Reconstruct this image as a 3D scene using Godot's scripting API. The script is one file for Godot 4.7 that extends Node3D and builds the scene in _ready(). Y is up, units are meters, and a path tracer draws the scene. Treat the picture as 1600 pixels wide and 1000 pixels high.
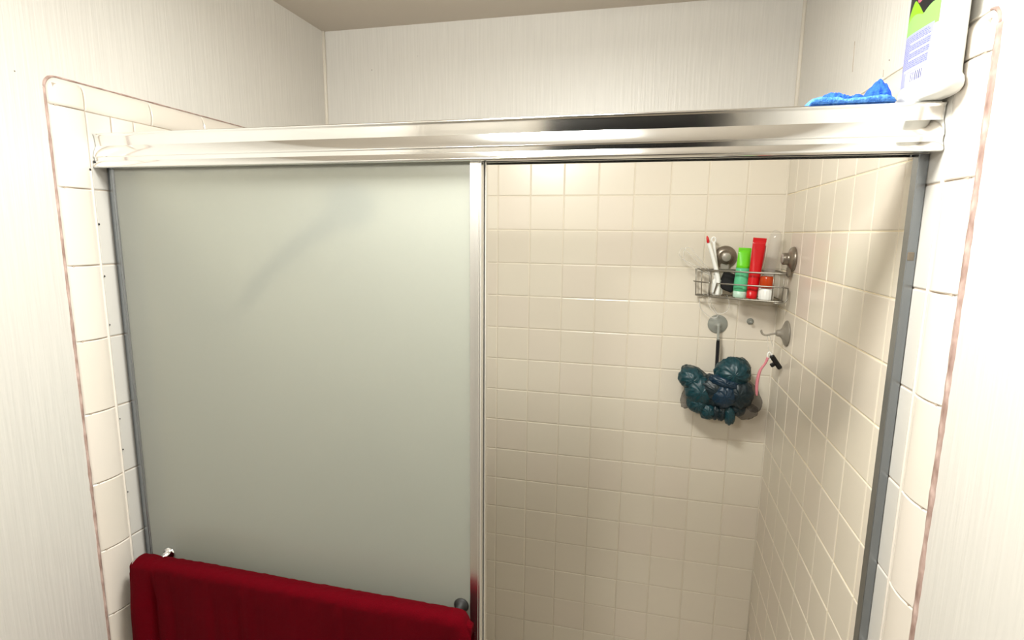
extends Node3D
# Metres, y up. X runs along the shower door (0 = face of the right-hand tiles), Z towards the bathroom (0 = face of the back tiles).
const YO := 1.86          # height of the tile course that the drawing heights below are measured from
const T := 0.1095         # pitch of the field tiles
const XL := -1.4946       # face of the left-hand tiles
const PITCH := 0.1525     # pitch of the long trim tiles
const GAP := 0.0022

var used := {}
var M := {}
var rng := RandomNumberGenerator.new()
var frame_door: Node3D

func v(x: float, y: float, z: float) -> Vector3:
	return Vector3(x, y + YO, z)

# ---------------------------------------------------------------- mesh building
class G:
	var tri := PackedVector3Array()
	var grp := PackedInt32Array()
	var mark := 0
	var group := 0
	func t(a: Vector3, b: Vector3, c: Vector3) -> void:
		tri.append(a); tri.append(b); tri.append(c)
	func q(a: Vector3, b: Vector3, c: Vector3, d: Vector3) -> void:
		t(a, b, c); t(a, c, d)
	# ends one closed shape: turns it the right way out and gives it its smoothing
	func done(smooth: bool) -> void:
		var vol := 0.0
		var mid := Vector3.ZERO
		for i in range(mark, tri.size()): mid += tri[i]
		mid /= maxf(1.0, tri.size() - mark)
		for i in range(mark, tri.size(), 3):
			vol += (tri[i] - mid).dot((tri[i + 1] - mid).cross(tri[i + 2] - mid))
		if vol < 0.0:
			for i in range(mark, tri.size(), 3):
				var s := tri[i + 1]; tri[i + 1] = tri[i + 2]; tri[i + 2] = s
		group += 1
		for i in range(mark / 3, tri.size() / 3): grp.append(group if smooth else -1)
		mark = tri.size()
	func mesh() -> ArrayMesh:
		var st := SurfaceTool.new()
		st.begin(Mesh.PRIMITIVE_TRIANGLES)
		for i in grp.size():
			st.set_smooth_group(grp[i])
			st.add_vertex(tri[i * 3]); st.add_vertex(tri[i * 3 + 2]); st.add_vertex(tri[i * 3 + 1])
		st.generate_normals()
		st.index()
		return st.commit()
	# chamfered box
	func box(c: Vector3, s: Vector3, b: float, basis := Basis.IDENTITY) -> G:
		var h := s / 2.0
		b = minf(b, minf(h.x, minf(h.y, h.z)) * 0.9)
		var f := func(x, y, z, k) -> Vector3:
			var p := Vector3(x * h.x, y * h.y, z * h.z)
			if k != 0: p.x -= x * b
			if k != 1: p.y -= y * b
			if k != 2: p.z -= z * b
			return c + basis * p
		for s1 in [-1, 1]:
			var a := [f.call(s1, -1, -1, 0), f.call(s1, 1, -1, 0), f.call(s1, 1, 1, 0), f.call(s1, -1, 1, 0)]
			var e := [f.call(-1, s1, -1, 1), f.call(-1, s1, 1, 1), f.call(1, s1, 1, 1), f.call(1, s1, -1, 1)]
			var g := [f.call(-1, -1, s1, 2), f.call(1, -1, s1, 2), f.call(1, 1, s1, 2), f.call(-1, 1, s1, 2)]
			for r in [a, e, g]:
				if s1 > 0: q(r[0], r[1], r[2], r[3])
				else: q(r[3], r[2], r[1], r[0])
		for i in [-1, 1]:
			for j in [-1, 1]:
				_o(f.call(i, j, -1, 0), f.call(i, j, 1, 0), f.call(i, j, 1, 1), f.call(i, j, -1, 1), c)
				_o(f.call(i, -1, j, 0), f.call(i, 1, j, 0), f.call(i, 1, j, 2), f.call(i, -1, j, 2), c)
				_o(f.call(-1, i, j, 1), f.call(1, i, j, 1), f.call(1, i, j, 2), f.call(-1, i, j, 2), c)
				for k in [-1, 1]:
					_o3(f.call(i, j, k, 0), f.call(i, j, k, 1), f.call(i, j, k, 2), c)
		done(false)
		return self
	func _o(a: Vector3, b: Vector3, c: Vector3, d: Vector3, m: Vector3) -> void:
		if (b - a).cross(c - a).dot((a + c) / 2.0 - m) > 0: q(a, b, c, d)
		else: q(d, c, b, a)
	func _o3(a: Vector3, b: Vector3, c: Vector3, m: Vector3) -> void:
		if (b - a).cross(c - a).dot(a - m) > 0: t(a, b, c)
		else: t(c, b, a)
	# skin over closed rings of the same number of points
	func loft(rings: Array, smooth := true, caps := true, flat_caps := true) -> G:
		var n: int = rings[0].size()
		for k in rings.size() - 1:
			var a: PackedVector3Array = rings[k]
			var b: PackedVector3Array = rings[k + 1]
			for i in n:
				var j := (i + 1) % n
				q(a[i], a[j], b[j], b[i])
		if caps:
			for e in [0, rings.size() - 1]:
				var r: PackedVector3Array = rings[e]
				var m := Vector3.ZERO
				for p in r: m += p
				m /= n
				for i in n:
					var j := (i + 1) % n
					if e == 0: t(m, r[j], r[i])
					else: t(m, r[i], r[j])
		done(smooth)
		return self
	func tube(path: Array, r, sides := 8, caps := true) -> G:
		var rings := []
		var up := Vector3.UP
		for k in path.size():
			var d: Vector3 = (path[mini(k + 1, path.size() - 1)] - path[maxi(k - 1, 0)]).normalized()
			if k == 0: up = Vector3.UP if absf(d.y) < 0.9 else Vector3.RIGHT
			var sx := d.cross(up).normalized()
			up = sx.cross(d).normalized()
			var rr: float = r[k] if r is Array else r
			var ring := PackedVector3Array()
			for i in sides:
				var a := TAU * i / sides
				ring.append(path[k] + (sx * cos(a) + up * sin(a)) * rr)
			rings.append(ring)
		return loft(rings, true, caps)
	# prof: Vector2(radius, along axis)
	func lathe(prof: Array, sides: int, xf: Transform3D, smooth := true) -> G:
		var rings := []
		for p in prof:
			var ring := PackedVector3Array()
			for i in sides:
				var a := TAU * i / sides
				ring.append(xf * Vector3(cos(a) * maxf(p.x, 0.00005), p.y, sin(a) * maxf(p.x, 0.00005)))
			rings.append(ring)
		return loft(rings, smooth, true)
	# profile points (a, b) pushed along an axis
	func push(prof: Array, f: Callable, from: float, to: float, smooth := false) -> G:
		var r1 := PackedVector3Array()
		var r2 := PackedVector3Array()
		for p in prof:
			r1.append(f.call(p, from)); r2.append(f.call(p, to))
		var n := prof.size()
		for i in n:
			var j := (i + 1) % n
			q(r1[i], r1[j], r2[j], r2[i])
		var poly := PackedVector2Array()
		for p in prof: poly.append(p)
		var idx := Geometry2D.triangulate_polygon(poly)
		for k in range(0, idx.size(), 3):
			t(r1[idx[k + 2]], r1[idx[k + 1]], r1[idx[k]])
			t(r2[idx[k]], r2[idx[k + 1]], r2[idx[k + 2]])
		# make caps agree with the sides
		var nsum := (r1[1] - r1[0]).cross(r2[1] - r1[0])
		var area := 0.0
		for i in n: area += poly[i].cross(poly[(i + 1) % n])
		var capn := Vector3.ZERO
		if idx.size() >= 3: capn = (r2[idx[1]] - r2[idx[0]]).cross(r2[idx[2]] - r2[idx[0]])
		if capn.dot(r2[0] - r1[0]) * 1.0 != 0.0:
			# outward side normal test against the polygon's winding
			var mid := Vector3.ZERO
			for p in r1: mid += p
			mid /= n
			var e := r1[1] - r1[0]
			var sidevol := 0.0
			for i in n:
				var j := (i + 1) % n
				sidevol += (r1[i] - mid).dot((r1[j] - mid).cross(r2[j] - mid)) + (r1[i] - mid).dot((r2[j] - mid).cross(r2[i] - mid))
			var caps_out := capn.dot(r2[0] - r1[0]) > 0
			if (sidevol > 0) != caps_out:
				for k in range(tri.size() - idx.size() * 2, tri.size(), 3):
					var s := tri[k + 1]; tri[k + 1] = tri[k + 2]; tri[k + 2] = s
		done(smooth)
		return self

func smooth_path(pts: Array, n := 6) -> Array:
	var c := Curve3D.new()
	for i in pts.size():
		var d: Vector3 = (pts[mini(i + 1, pts.size() - 1)] - pts[maxi(i - 1, 0)]) / 6.0
		c.add_point(pts[i], -d, d)
	var out := []
	var m := (pts.size() - 1) * n
	for k in m + 1:
		out.append(c.sample(mini(k / n, pts.size() - 2), (k - mini(k / n, pts.size() - 2) * n) / float(n)))
	return out

# ---------------------------------------------------------------- naming and placing
func numbered(s: String) -> String:
	if not used.has(s):
		used[s] = 0
		return s
	used[s] += 1
	return "%s_%03d" % [s, used[s]]

func tag(o: Node, label: String, category: String, group := "", kind := "") -> void:
	o.set_meta("label", label)
	o.set_meta("category", category)
	if group: o.set_meta("group", group)
	if kind: o.set_meta("kind", kind)

func thing(called: String, at: Vector3, label: String, category: String, group := "") -> Node3D:
	var o := Node3D.new()
	o.name = numbered(called)
	add_child(o)
	o.position = at
	tag(o, label, category, group)
	return o

func put(called: String, mesh: Mesh, mat: Material, parent: Node, at := Vector3.ZERO, label := "") -> MeshInstance3D:
	var o := MeshInstance3D.new()
	o.name = called if parent != self else numbered(called)
	o.mesh = mesh
	o.material_override = mat
	o.cast_shadow = GeometryInstance3D.SHADOW_CASTING_SETTING_ON
	parent.add_child(o, true)
	o.position = at
	if label: o.set_meta("label", label)
	return o

# a part whose geometry was drawn in world coordinates, under a thing that stands at its own base
func part(called: String, g: G, mat: Material, parent: Node3D, label := "") -> MeshInstance3D:
	var off := Vector3.ZERO
	var p: Node = parent
	while p is Node3D and p != self:
		off += p.position
		p = p.get_parent()
	return put(called, g.mesh(), mat, parent, -off, label)

func struct(called: String, g: G, mat: Material, label: String, category: String) -> MeshInstance3D:
	var o := put(called, g.mesh(), mat, self)
	tag(o, label, category, "", "structure")
	return o

func stuff(o: Node) -> void:
	o.set_meta("kind", "stuff")

# ---------------------------------------------------------------- materials
func mat(c: Color, rough: float, metal := 0.0) -> StandardMaterial3D:
	var m := StandardMaterial3D.new()
	m.albedo_color = c
	m.roughness = rough
	m.metallic = metal
	return m

func clear(c: Color, a: float, rough := 0.1) -> StandardMaterial3D:
	var m := mat(Color(c.r, c.g, c.b, a), rough)
	m.transparency = BaseMaterial3D.TRANSPARENCY_ALPHA
	return m

func noise_tex(freq: float, sd: int, lo: Color, hi: Color, size := 512, oct := 4) -> NoiseTexture2D:
	var n := FastNoiseLite.new()
	n.seed = sd
	n.noise_type = FastNoiseLite.TYPE_SIMPLEX_SMOOTH
	n.frequency = freq
	n.fractal_octaves = oct
	var t := NoiseTexture2D.new()
	t.width = size; t.height = size
	t.seamless = true
	t.noise = n
	var g := Gradient.new()
	g.set_color(0, lo); g.set_color(1, hi)
	t.color_ramp = g
	return t

func make_materials() -> void:
	var streak := noise_tex(0.05, 3, Color(0.965, 0.965, 0.965), Color(1, 1, 1), 512, 4)
	var streak_h := noise_tex(0.05, 3, Color(0, 0, 0), Color(1, 1, 1), 512, 4)
	var m := mat(Color(0.875, 0.86, 0.835), 0.42)
	m.uv1_triplanar = true; m.uv1_world_triplanar = true
	m.uv1_scale = Vector3(4.0, 0.16, 4.0)
	m.albedo_texture = streak
	m.heightmap_enabled = true
	m.heightmap_texture = streak_h
	m.heightmap_scale = 0.06
	M.wall = m
	M.ceiling = mat(Color(0.81, 0.775, 0.73), 0.8)
	M.floor = mat(Color(0.66, 0.61, 0.54), 0.4)
	M.bead = mat(Color(0.90, 0.87, 0.82), 0.5)
	var tones := [Color(0.868, 0.832, 0.770), Color(0.872, 0.838, 0.776), Color(0.864, 0.827, 0.766), Color(0.868, 0.828, 0.770)]
	M.tiles = []
	for c in tones:
		var t := mat(c, 0.22)
		t.metallic_specular = 0.5
		M.tiles.append(t)
	M.pink_tile = mat(Color(0.865, 0.805, 0.755), 0.22)
	M.trim = mat(Color(0.90, 0.865, 0.82), 0.18)
	M.trim2 = mat(Color(0.91, 0.875, 0.835), 0.18)
	M.grout = mat(Color(0.85, 0.81, 0.74), 0.9)
	M.grout_side = mat(Color(0.92, 0.87, 0.76), 0.9)
	M.grout_trim = mat(Color(0.72, 0.66, 0.60), 0.9)
	M.caulk = mat(Color(0.93, 0.91, 0.87), 0.5)
	var grime := mat(Color(1, 1, 1), 0.8)
	grime.uv1_triplanar = true; grime.uv1_world_triplanar = true
	grime.uv1_scale = Vector3(6, 3, 6)
	grime.albedo_texture = noise_tex(0.03, 11, Color(0.52, 0.41, 0.37), Color(0.88, 0.78, 0.745), 256, 4)
	M.grime = grime
	M.alu = mat(Color(0.96, 0.96, 0.955), 0.12, 1.0)
	M.chrome = mat(Color(0.90, 0.90, 0.90), 0.1, 1.0)
	M.jamb = mat(Color(0.58, 0.60, 0.62), 0.25, 1.0)
	M.strip = mat(Color(0.84, 0.825, 0.80), 0.2)
	M.brushed = mat(Color(0.95, 0.95, 0.945), 0.25, 1.0)
	M.dark = mat(Color(0.09, 0.085, 0.08), 0.6)
	var f := mat(Color(0.86, 0.87, 0.835, 0.31), 0.26)
	f.refraction_enabled = true
	f.refraction_scale = 0.05
	f.transparency = BaseMaterial3D.TRANSPARENCY_ALPHA
	M.frosted = f
	var f2 := f.duplicate() as StandardMaterial3D
	f2.albedo_color = Color(0.88, 0.89, 0.86, 0.14)
	f2.roughness = 0.22
	M.frosted_rear = f2
	var tw := mat(Color(0.47, 0.0, 0.075), 1.0)
	tw.metallic_specular = 0.2
	tw.uv1_triplanar = true; tw.uv1_world_triplanar = true
	tw.uv1_scale = Vector3(9, 9, 9)
	tw.albedo_texture = noise_tex(0.12, 5, Color(0.72, 0.6, 0.7), Color(1, 1, 1), 512, 3)
	tw.heightmap_enabled = true
	tw.heightmap_texture = noise_tex(0.16, 6, Color(0, 0, 0), Color(1, 1, 1), 512, 3)
	tw.heightmap_scale = 0.4
	tw.rim_enabled = true; tw.rim = 0.12; tw.rim_tint = 1.0
	M.towel = tw
	M.nickel = mat(Color(0.54, 0.50, 0.45), 0.32, 0.75)
	M.nickel_light = mat(Color(0.66, 0.63, 0.59), 0.4, 0.3)
	M.wire = mat(Color(0.56, 0.54, 0.50), 0.35, 0.75)
	M.white_plastic = mat(Color(0.93, 0.93, 0.91), 0.35)
	M.black = mat(Color(0.02, 0.02, 0.025), 0.4)
	M.black_satin = mat(Color(0.035, 0.03, 0.045), 0.5)
	M.red = mat(Color(0.80, 0.03, 0.08), 0.3)
	M.lime = mat(Color(0.42, 0.83, 0.12), 0.35)
	var mint := mat(Color(0.42, 0.82, 0.62), 0.3)
	mint.backlight_enabled = true; mint.backlight = Color(0.5, 0.8, 0.65)
	M.mint = mint
	M.mint_pale = mat(Color(0.72, 0.83, 0.76), 0.35)
	M.amber = mat(Color(0.72, 0.24, 0.05), 0.2)
	M.pink = mat(Color(0.82, 0.50, 0.54), 0.35)
	M.pink_pale = mat(Color(0.90, 0.72, 0.74), 0.4)
	M.clear = clear(Color(0.82, 0.80, 0.78), 0.17)
	M.clear_thin = clear(Color(0.90, 0.89, 0.87), 0.3)
	M.cup_clear = clear(Color(0.66, 0.67, 0.64), 0.6, 0.35)
	M.cup_grey = clear(Color(0.57, 0.54, 0.49), 0.72, 0.35)

# ---------------------------------------------------------------- tiles
var tile_meshes := {}
func tile_mesh(w: float, h: float) -> Mesh:
	var key := "%.4f %.4f" % [w, h]
	if not tile_meshes.has(key):
		# a glazed tile: face, soft edge, sides (about 30 triangles), face towards +z at z = 0
		var g := G.new()
		var rings := []
		for s in [[0.0, -0.006], [0.0, -0.0016], [0.0007, -0.0006], [0.0022, 0.0]]:
			var a: float = w / 2 - s[0]
			var b: float = h / 2 - s[0]
			rings.append(PackedVector3Array([Vector3(-a, -b, s[1]), Vector3(a, -b, s[1]), Vector3(a, b, s[1]), Vector3(-a, b, s[1])]))
		g.loft(rings, false)
		tile_meshes[key] = g.mesh()
	return tile_meshes[key]

func tile(parent: Node3D, basis: Basis, c: Vector3, w: float, h: float, m: Material) -> void:
	var o := put("tile", tile_mesh(w - GAP, h - GAP), m, parent)
	# laid by hand: a trace of tilt and of lippage
	var b := basis * Basis.from_euler(Vector3(rng.randf_range(-1, 1), rng.randf_range(-1, 1), rng.randf_range(-0.6, 0.6)) * 0.0035)
	o.transform = Transform3D(b, c + basis * Vector3(0, 0, rng.randf_range(-0.0003, 0.0003)) - parent.position)

func tile_into(g: G, basis: Basis, c: Vector3, w: float, h: float) -> void:
	var rings := []
	for s in [[0.0, -0.006], [0.0, -0.0016], [0.0022, 0.0]]:
		var a: float = (w - GAP) / 2 - s[0]
		var b: float = (h - GAP) / 2 - s[0]
		rings.append(PackedVector3Array([c + basis * Vector3(-a, -b, s[1]), c + basis * Vector3(a, -b, s[1]), c + basis * Vector3(a, b, s[1]), c + basis * Vector3(-a, b, s[1])]))
	g.loft(rings, false)

# long bullnose trim: profile (distance along the wall, proud of the tile face), soft round towards the far edge
func bullnose(width: float) -> Array:
	return [Vector2(0.0, -0.006), Vector2(0.0, -0.0012), Vector2(0.0016, 0.0), Vector2(width * 0.2, 0.0018), Vector2(width * 0.42, 0.0024), Vector2(width * 0.6, 0.0014),
		Vector2(width * 0.76, -0.0008), Vector2(width * 0.88, -0.0032), Vector2(width * 0.96, -0.0058), Vector2(width, -0.0085), Vector2(width * 0.5, -0.0085), Vector2(width * 0.1, -0.0085)]

func trim_piece(parent: Node3D, prof: Array, f: Callable, a: float, b: float, m: Material, called := "trim_tile") -> void:
	var rings := []
	var e := 0.0016
	for s in [[a, 0.0013], [a + e, 0.0], [b - e, 0.0], [b, 0.0013]]:
		var r := PackedVector3Array()
		for p in prof:
			r.append(f.call(Vector2(p.x, p.y - (s[1] if p.y > -0.006 else 0.0)), s[0]))
		rings.append(r)
	var g := G.new()
	# smooth across the profile, crisp little bevels at both ends, ends closed
	g.loft([rings[1], rings[2]], true, false)
	g.loft([rings[0], rings[1]], false, false)
	g.loft([rings[2], rings[3]], false, false)
	for k in [0, 3]:
		var poly := PackedVector2Array()
		for p in prof: poly.append(p)
		var idx := Geometry2D.triangulate_polygon(poly)
		for i in range(0, idx.size(), 3): g.t(rings[k][idx[i]], rings[k][idx[i + 1]], rings[k][idx[i + 2]])
		for i in idx.size() / 3: g.grp.append(-1)
		g.mark = g.tri.size()
	part(called, g, m, parent)

# the corner piece: the bullnose ends in a rounded corner at its top
func trim_corner(parent: Node3D, prof: Array, f: Callable, a: float, b: float, width: float, m: Material) -> void:
	var rings := []
	var rad := 0.022
	for k in 10:
		var u := k / 9.0
		var y := lerpf(a + GAP / 2, b, u) if k < 4 else lerpf(b - rad, b, sin((k - 4) / 5.0 * PI / 2))
		if k < 4: y = lerpf(a + GAP / 2, b - rad, k / 4.0)
		var over := clampf((y - (b - rad)) / rad, 0.0, 1.0)
		var cut := rad * (1.0 - sqrt(maxf(0.0, 1.0 - over * over)))
		var r := PackedVector3Array()
		for p in prof:
			var x: float = minf(p.x, width - cut) if p.y <= -0.0084 or p.x > width * 0.7 else p.x * (width - cut) / width
			r.append(f.call(Vector2(x, p.y - (0.0085 * pow(over, 2.2) if p.y > -0.006 else 0.0)), y))
		rings.append(r)
	var g := G.new()
	g.loft(rings, true, true)
	part("trim_tile", g, m, parent)

# ragged line of caulk along a path of points, with a width that wanders
func caulk(parent: Node3D, called: String, pts: Array, out: Vector3, side: Vector3, w0: float, w1: float, m: Material, sd: int) -> void:
	var n := FastNoiseLite.new()
	n.seed = sd
	n.frequency = 9.0
	var g := G.new()
	var rings := []
	var total: int = pts.size()
	for k in total:
		var u := k / float(total - 1)
		var w: float = lerpf(w0, w1, u) * (1.0 + 0.45 * n.get_noise_1d(k * 0.03) + 0.25 * n.get_noise_1d(k * 0.13 + 40))
		var h: float = 0.0016
		var p: Vector3 = pts[k]
		rings.append(PackedVector3Array([p - side * w * 0.55 - out * 0.004, p - side * w * 0.45 + out * h * 0.4, p + out * h, p + side * w * 0.5 + out * h * 0.4, p + side * w * 0.6 - out * 0.004]))
	g.loft(rings, true, true)
	part(called, g, m, parent)

func line(a: Vector3, b: Vector3, n: int) -> Array:
	var r := []
	for k in n + 1: r.append(a.lerp(b, k / float(n)))
	return r

# ================================================================ the scene
func _ready() -> void:
	rng.seed = 20240

	# --- camera, sky, light, exposure
	var cam := Camera3D.new()
	cam.name = "camera"
	cam.fov = 61.13
	cam.near = 0.02
	add_child(cam)
	cam.position = v(-0.40114, -0.12012, 1.76763)
	cam.rotation = Vector3(-0.15914, 0.23473, 0.01184)
	cam.current = true
	var we := WorldEnvironment.new()
	we.name = "world_environment"
	var env := Environment.new()
	env.background_mode = Environment.BG_COLOR
	env.background_color = Color(0.02, 0.02, 0.02)
	env.tonemap_mode = Environment.TONE_MAPPER_LINEAR
	env.tonemap_exposure = 1.07
	env.sdfgi_enabled = true
	env.ssao_enabled = true
	env.ssil_enabled = true
	we.environment = env
	add_child(we)
	make_materials()
	ceiling_lamp(Vector3(-0.62, 0.548, 1.10), 0.30, 1.0)
	wall_lamp(v(-1.13, 0.465, 2.62), 1.25)

	room()
	tiles()
	enclosure()
	towel()
	bottle()
	cloth()
	basket()
	hooks()
	puff()
	razor()
	hand_shower()

const LAMP_ENERGY := 1.85
func ceiling_lamp(c: Vector3, size: float, k: float) -> void:
	var t := thing("ceiling_light", v(c.x, c.y, c.z), "square drum ceiling light with a white glowing diffuser outside the shower", "ceiling light")
	var g := G.new()
	g.box(v(c.x, c.y - 0.012, c.z), Vector3(size + 0.04, 0.024, size + 0.04), 0.006)
	part("housing", g, M.white_plastic, t)
	var glow := mat(Color(0.95, 0.95, 0.92), 0.5)
	glow.emission_enabled = true
	glow.emission = Color(1.0, 0.98, 0.95)
	glow.emission_energy_multiplier = 1.5
	var d := G.new()
	d.box(v(c.x, c.y - 0.058, c.z), Vector3(size, 0.072, size), 0.02)
	part("diffuser", d, glow, t)
	var l := AreaLight3D.new()
	l.name = "lamp"
	l.light_color = Color(0.985, 0.99, 0.965)
	l.light_energy = LAMP_ENERGY * k
	l.area_size = Vector2(size, size)
	l.area_range = 12.0
	l.shadow_enabled = true
	t.add_child(l)
	l.position = Vector3(0, -0.098, 0)
	# the drum also glows sideways
	var o := OmniLight3D.new()
	o.name = "bulb"
	o.light_color = l.light_color
	o.light_energy = LAMP_ENERGY * k * 0.10
	o.light_size = 0.03
	o.omni_range = 12.0
	o.omni_attenuation = 2.0
	o.shadow_enabled = true
	t.add_child(o)
	o.position = Vector3(0, -0.058, 0)
	l.rotation = Vector3(-PI / 2, 0, 0)

func wall_lamp(c: Vector3, energy: float) -> void:
	var t := thing("wall_light", c, "white box wall light with a glowing front, beside the doorway behind the camera", "wall light")
	var g := G.new()
	g.box(c + Vector3(0, 0, -0.022), Vector3(0.36, 0.15, 0.044), 0.008)
	part("housing", g, M.white_plastic, t)
	var glow := mat(Color(0.95, 0.95, 0.92), 0.5)
	glow.emission_enabled = true
	glow.emission = Color(1.0, 0.98, 0.95)
	glow.emission_energy_multiplier = 1.6
	g = G.new()
	g.box(c + Vector3(0, 0, -0.050), Vector3(0.32, 0.12, 0.014), 0.004)
	part("diffuser", g, glow, t)
	var l := AreaLight3D.new()
	l.name = "lamp"
	l.light_color = Color(0.985, 0.985, 0.96)
	l.light_energy = energy
	l.area_size = Vector2(0.32, 0.12)
	l.area_range = 12.0
	l.shadow_enabled = true
	t.add_child(l)
	l.position = Vector3(0, 0, -0.060)

# ---------------------------------------------------------------- room shell
func slab(g: G, lo: Vector3, hi: Vector3) -> void:
	g.box((lo + hi) / 2, hi - lo, 0.0005)

var wl: Node3D
var wr: Node3D
var wb: Node3D
func room() -> void:
	var top := 0.55
	var low := -1.86
	var zf := 2.62
	var g := G.new()
	slab(g, v(XL - 0.13, low - 0.1, -0.13), v(XL - 0.006, top + 0.05, zf + 1.6))
	wl = struct("wall_left", g, M.wall, "left wall, white with fine vertical streaks above and beside the tile", "wall")
	g = G.new()
	slab(g, v(0.006, low - 0.1, -0.13), v(0.13, top + 0.05, zf + 1.6))
	wr = struct("wall_right", g, M.wall, "right wall, white with fine vertical streaks above and beside the tile", "wall")
	g = G.new()
	slab(g, v(XL - 0.13, low - 0.1, -0.13), v(0.13, top + 0.05, -0.006))
	wb = struct("wall_back", g, M.wall, "back wall of the shower, square cream tiles below and white above", "wall")
	g = G.new()
	slab(g, v(XL - 0.13, top, -0.13), v(0.13, top + 0.12, zf + 1.6))
	struct("ceiling", g, M.ceiling, "plain beige white ceiling above the shower", "ceiling")
	g = G.new()
	slab(g, v(XL - 0.13, low - 0.12, -0.13), v(0.13, low, zf + 1.6))
	struct("floor", g, M.floor, "pale beige bathroom floor", "floor")
	# the wall behind the camera, with an open doorway to a dark hall
	var d0 := -0.90
	var d1 := -0.03
	var dh := 0.20
	g = G.new()
	slab(g, v(XL - 0.01, low, zf), v(d0, top, zf + 0.11))
	slab(g, v(d1, low, zf), v(0.02, top, zf + 0.11))
	slab(g, v(d0, dh, zf), v(d1, top, zf + 0.11))
	struct("wall_front", g, M.wall, "white wall behind the camera with an open doorway", "wall")
	g = G.new()
	slab(g, v(d0 - 0.06, low, zf - 0.014), v(d0 + 0.002, dh + 0.06, zf + 0.02))
	slab(g, v(d1 - 0.002, low, zf - 0.014), v(d1 + 0.03, dh + 0.06, zf + 0.02))
	slab(g, v(d0 - 0.06, dh - 0.002, zf - 0.0142), v(d1 + 0.03, dh + 0.06, zf + 0.0198))
	struct("trim_1", g, M.bead, "white casing round the open doorway behind the camera", "door casing")
	g = G.new()
	slab(g, v(XL - 0.01, low, zf + 1.45), v(0.02, top, zf + 1.6))
	struct("wall_hall", g, mat(Color(0.12, 0.095, 0.085), 0.8), "dark brown end wall of the unlit hall beyond the doorway", "wall")
	# corner beads above the tile
	g = G.new()
	g.tube(line(v(XL - 0.003, 0.158, -0.003), v(XL - 0.003, top, -0.003), 2), 0.0055, 10)
	struct("trim_2", g, M.bead, "slim pale bead in the back left corner above the tile", "corner bead")
	g = G.new()
	g.tube(line(v(0.003, 0.158, -0.003), v(0.003, top, -0.003), 2), 0.0055, 10)
	struct("trim_3", g, M.bead, "slim pale bead in the back right corner above the tile", "corner bead")
	# shower base
	g = G.new()
	g.box(v(XL / 2, -1.80, 0.40), Vector3(-XL - 0.004, 0.1, 0.80), 0.01)
	g.box(v(XL / 2, -1.79, 0.835), Vector3(-XL - 0.004, 0.14, 0.11), 0.015)
	struct("trim_4", g, M.trim, "low white shower base with a raised kerb under the doors", "shower base")

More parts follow.
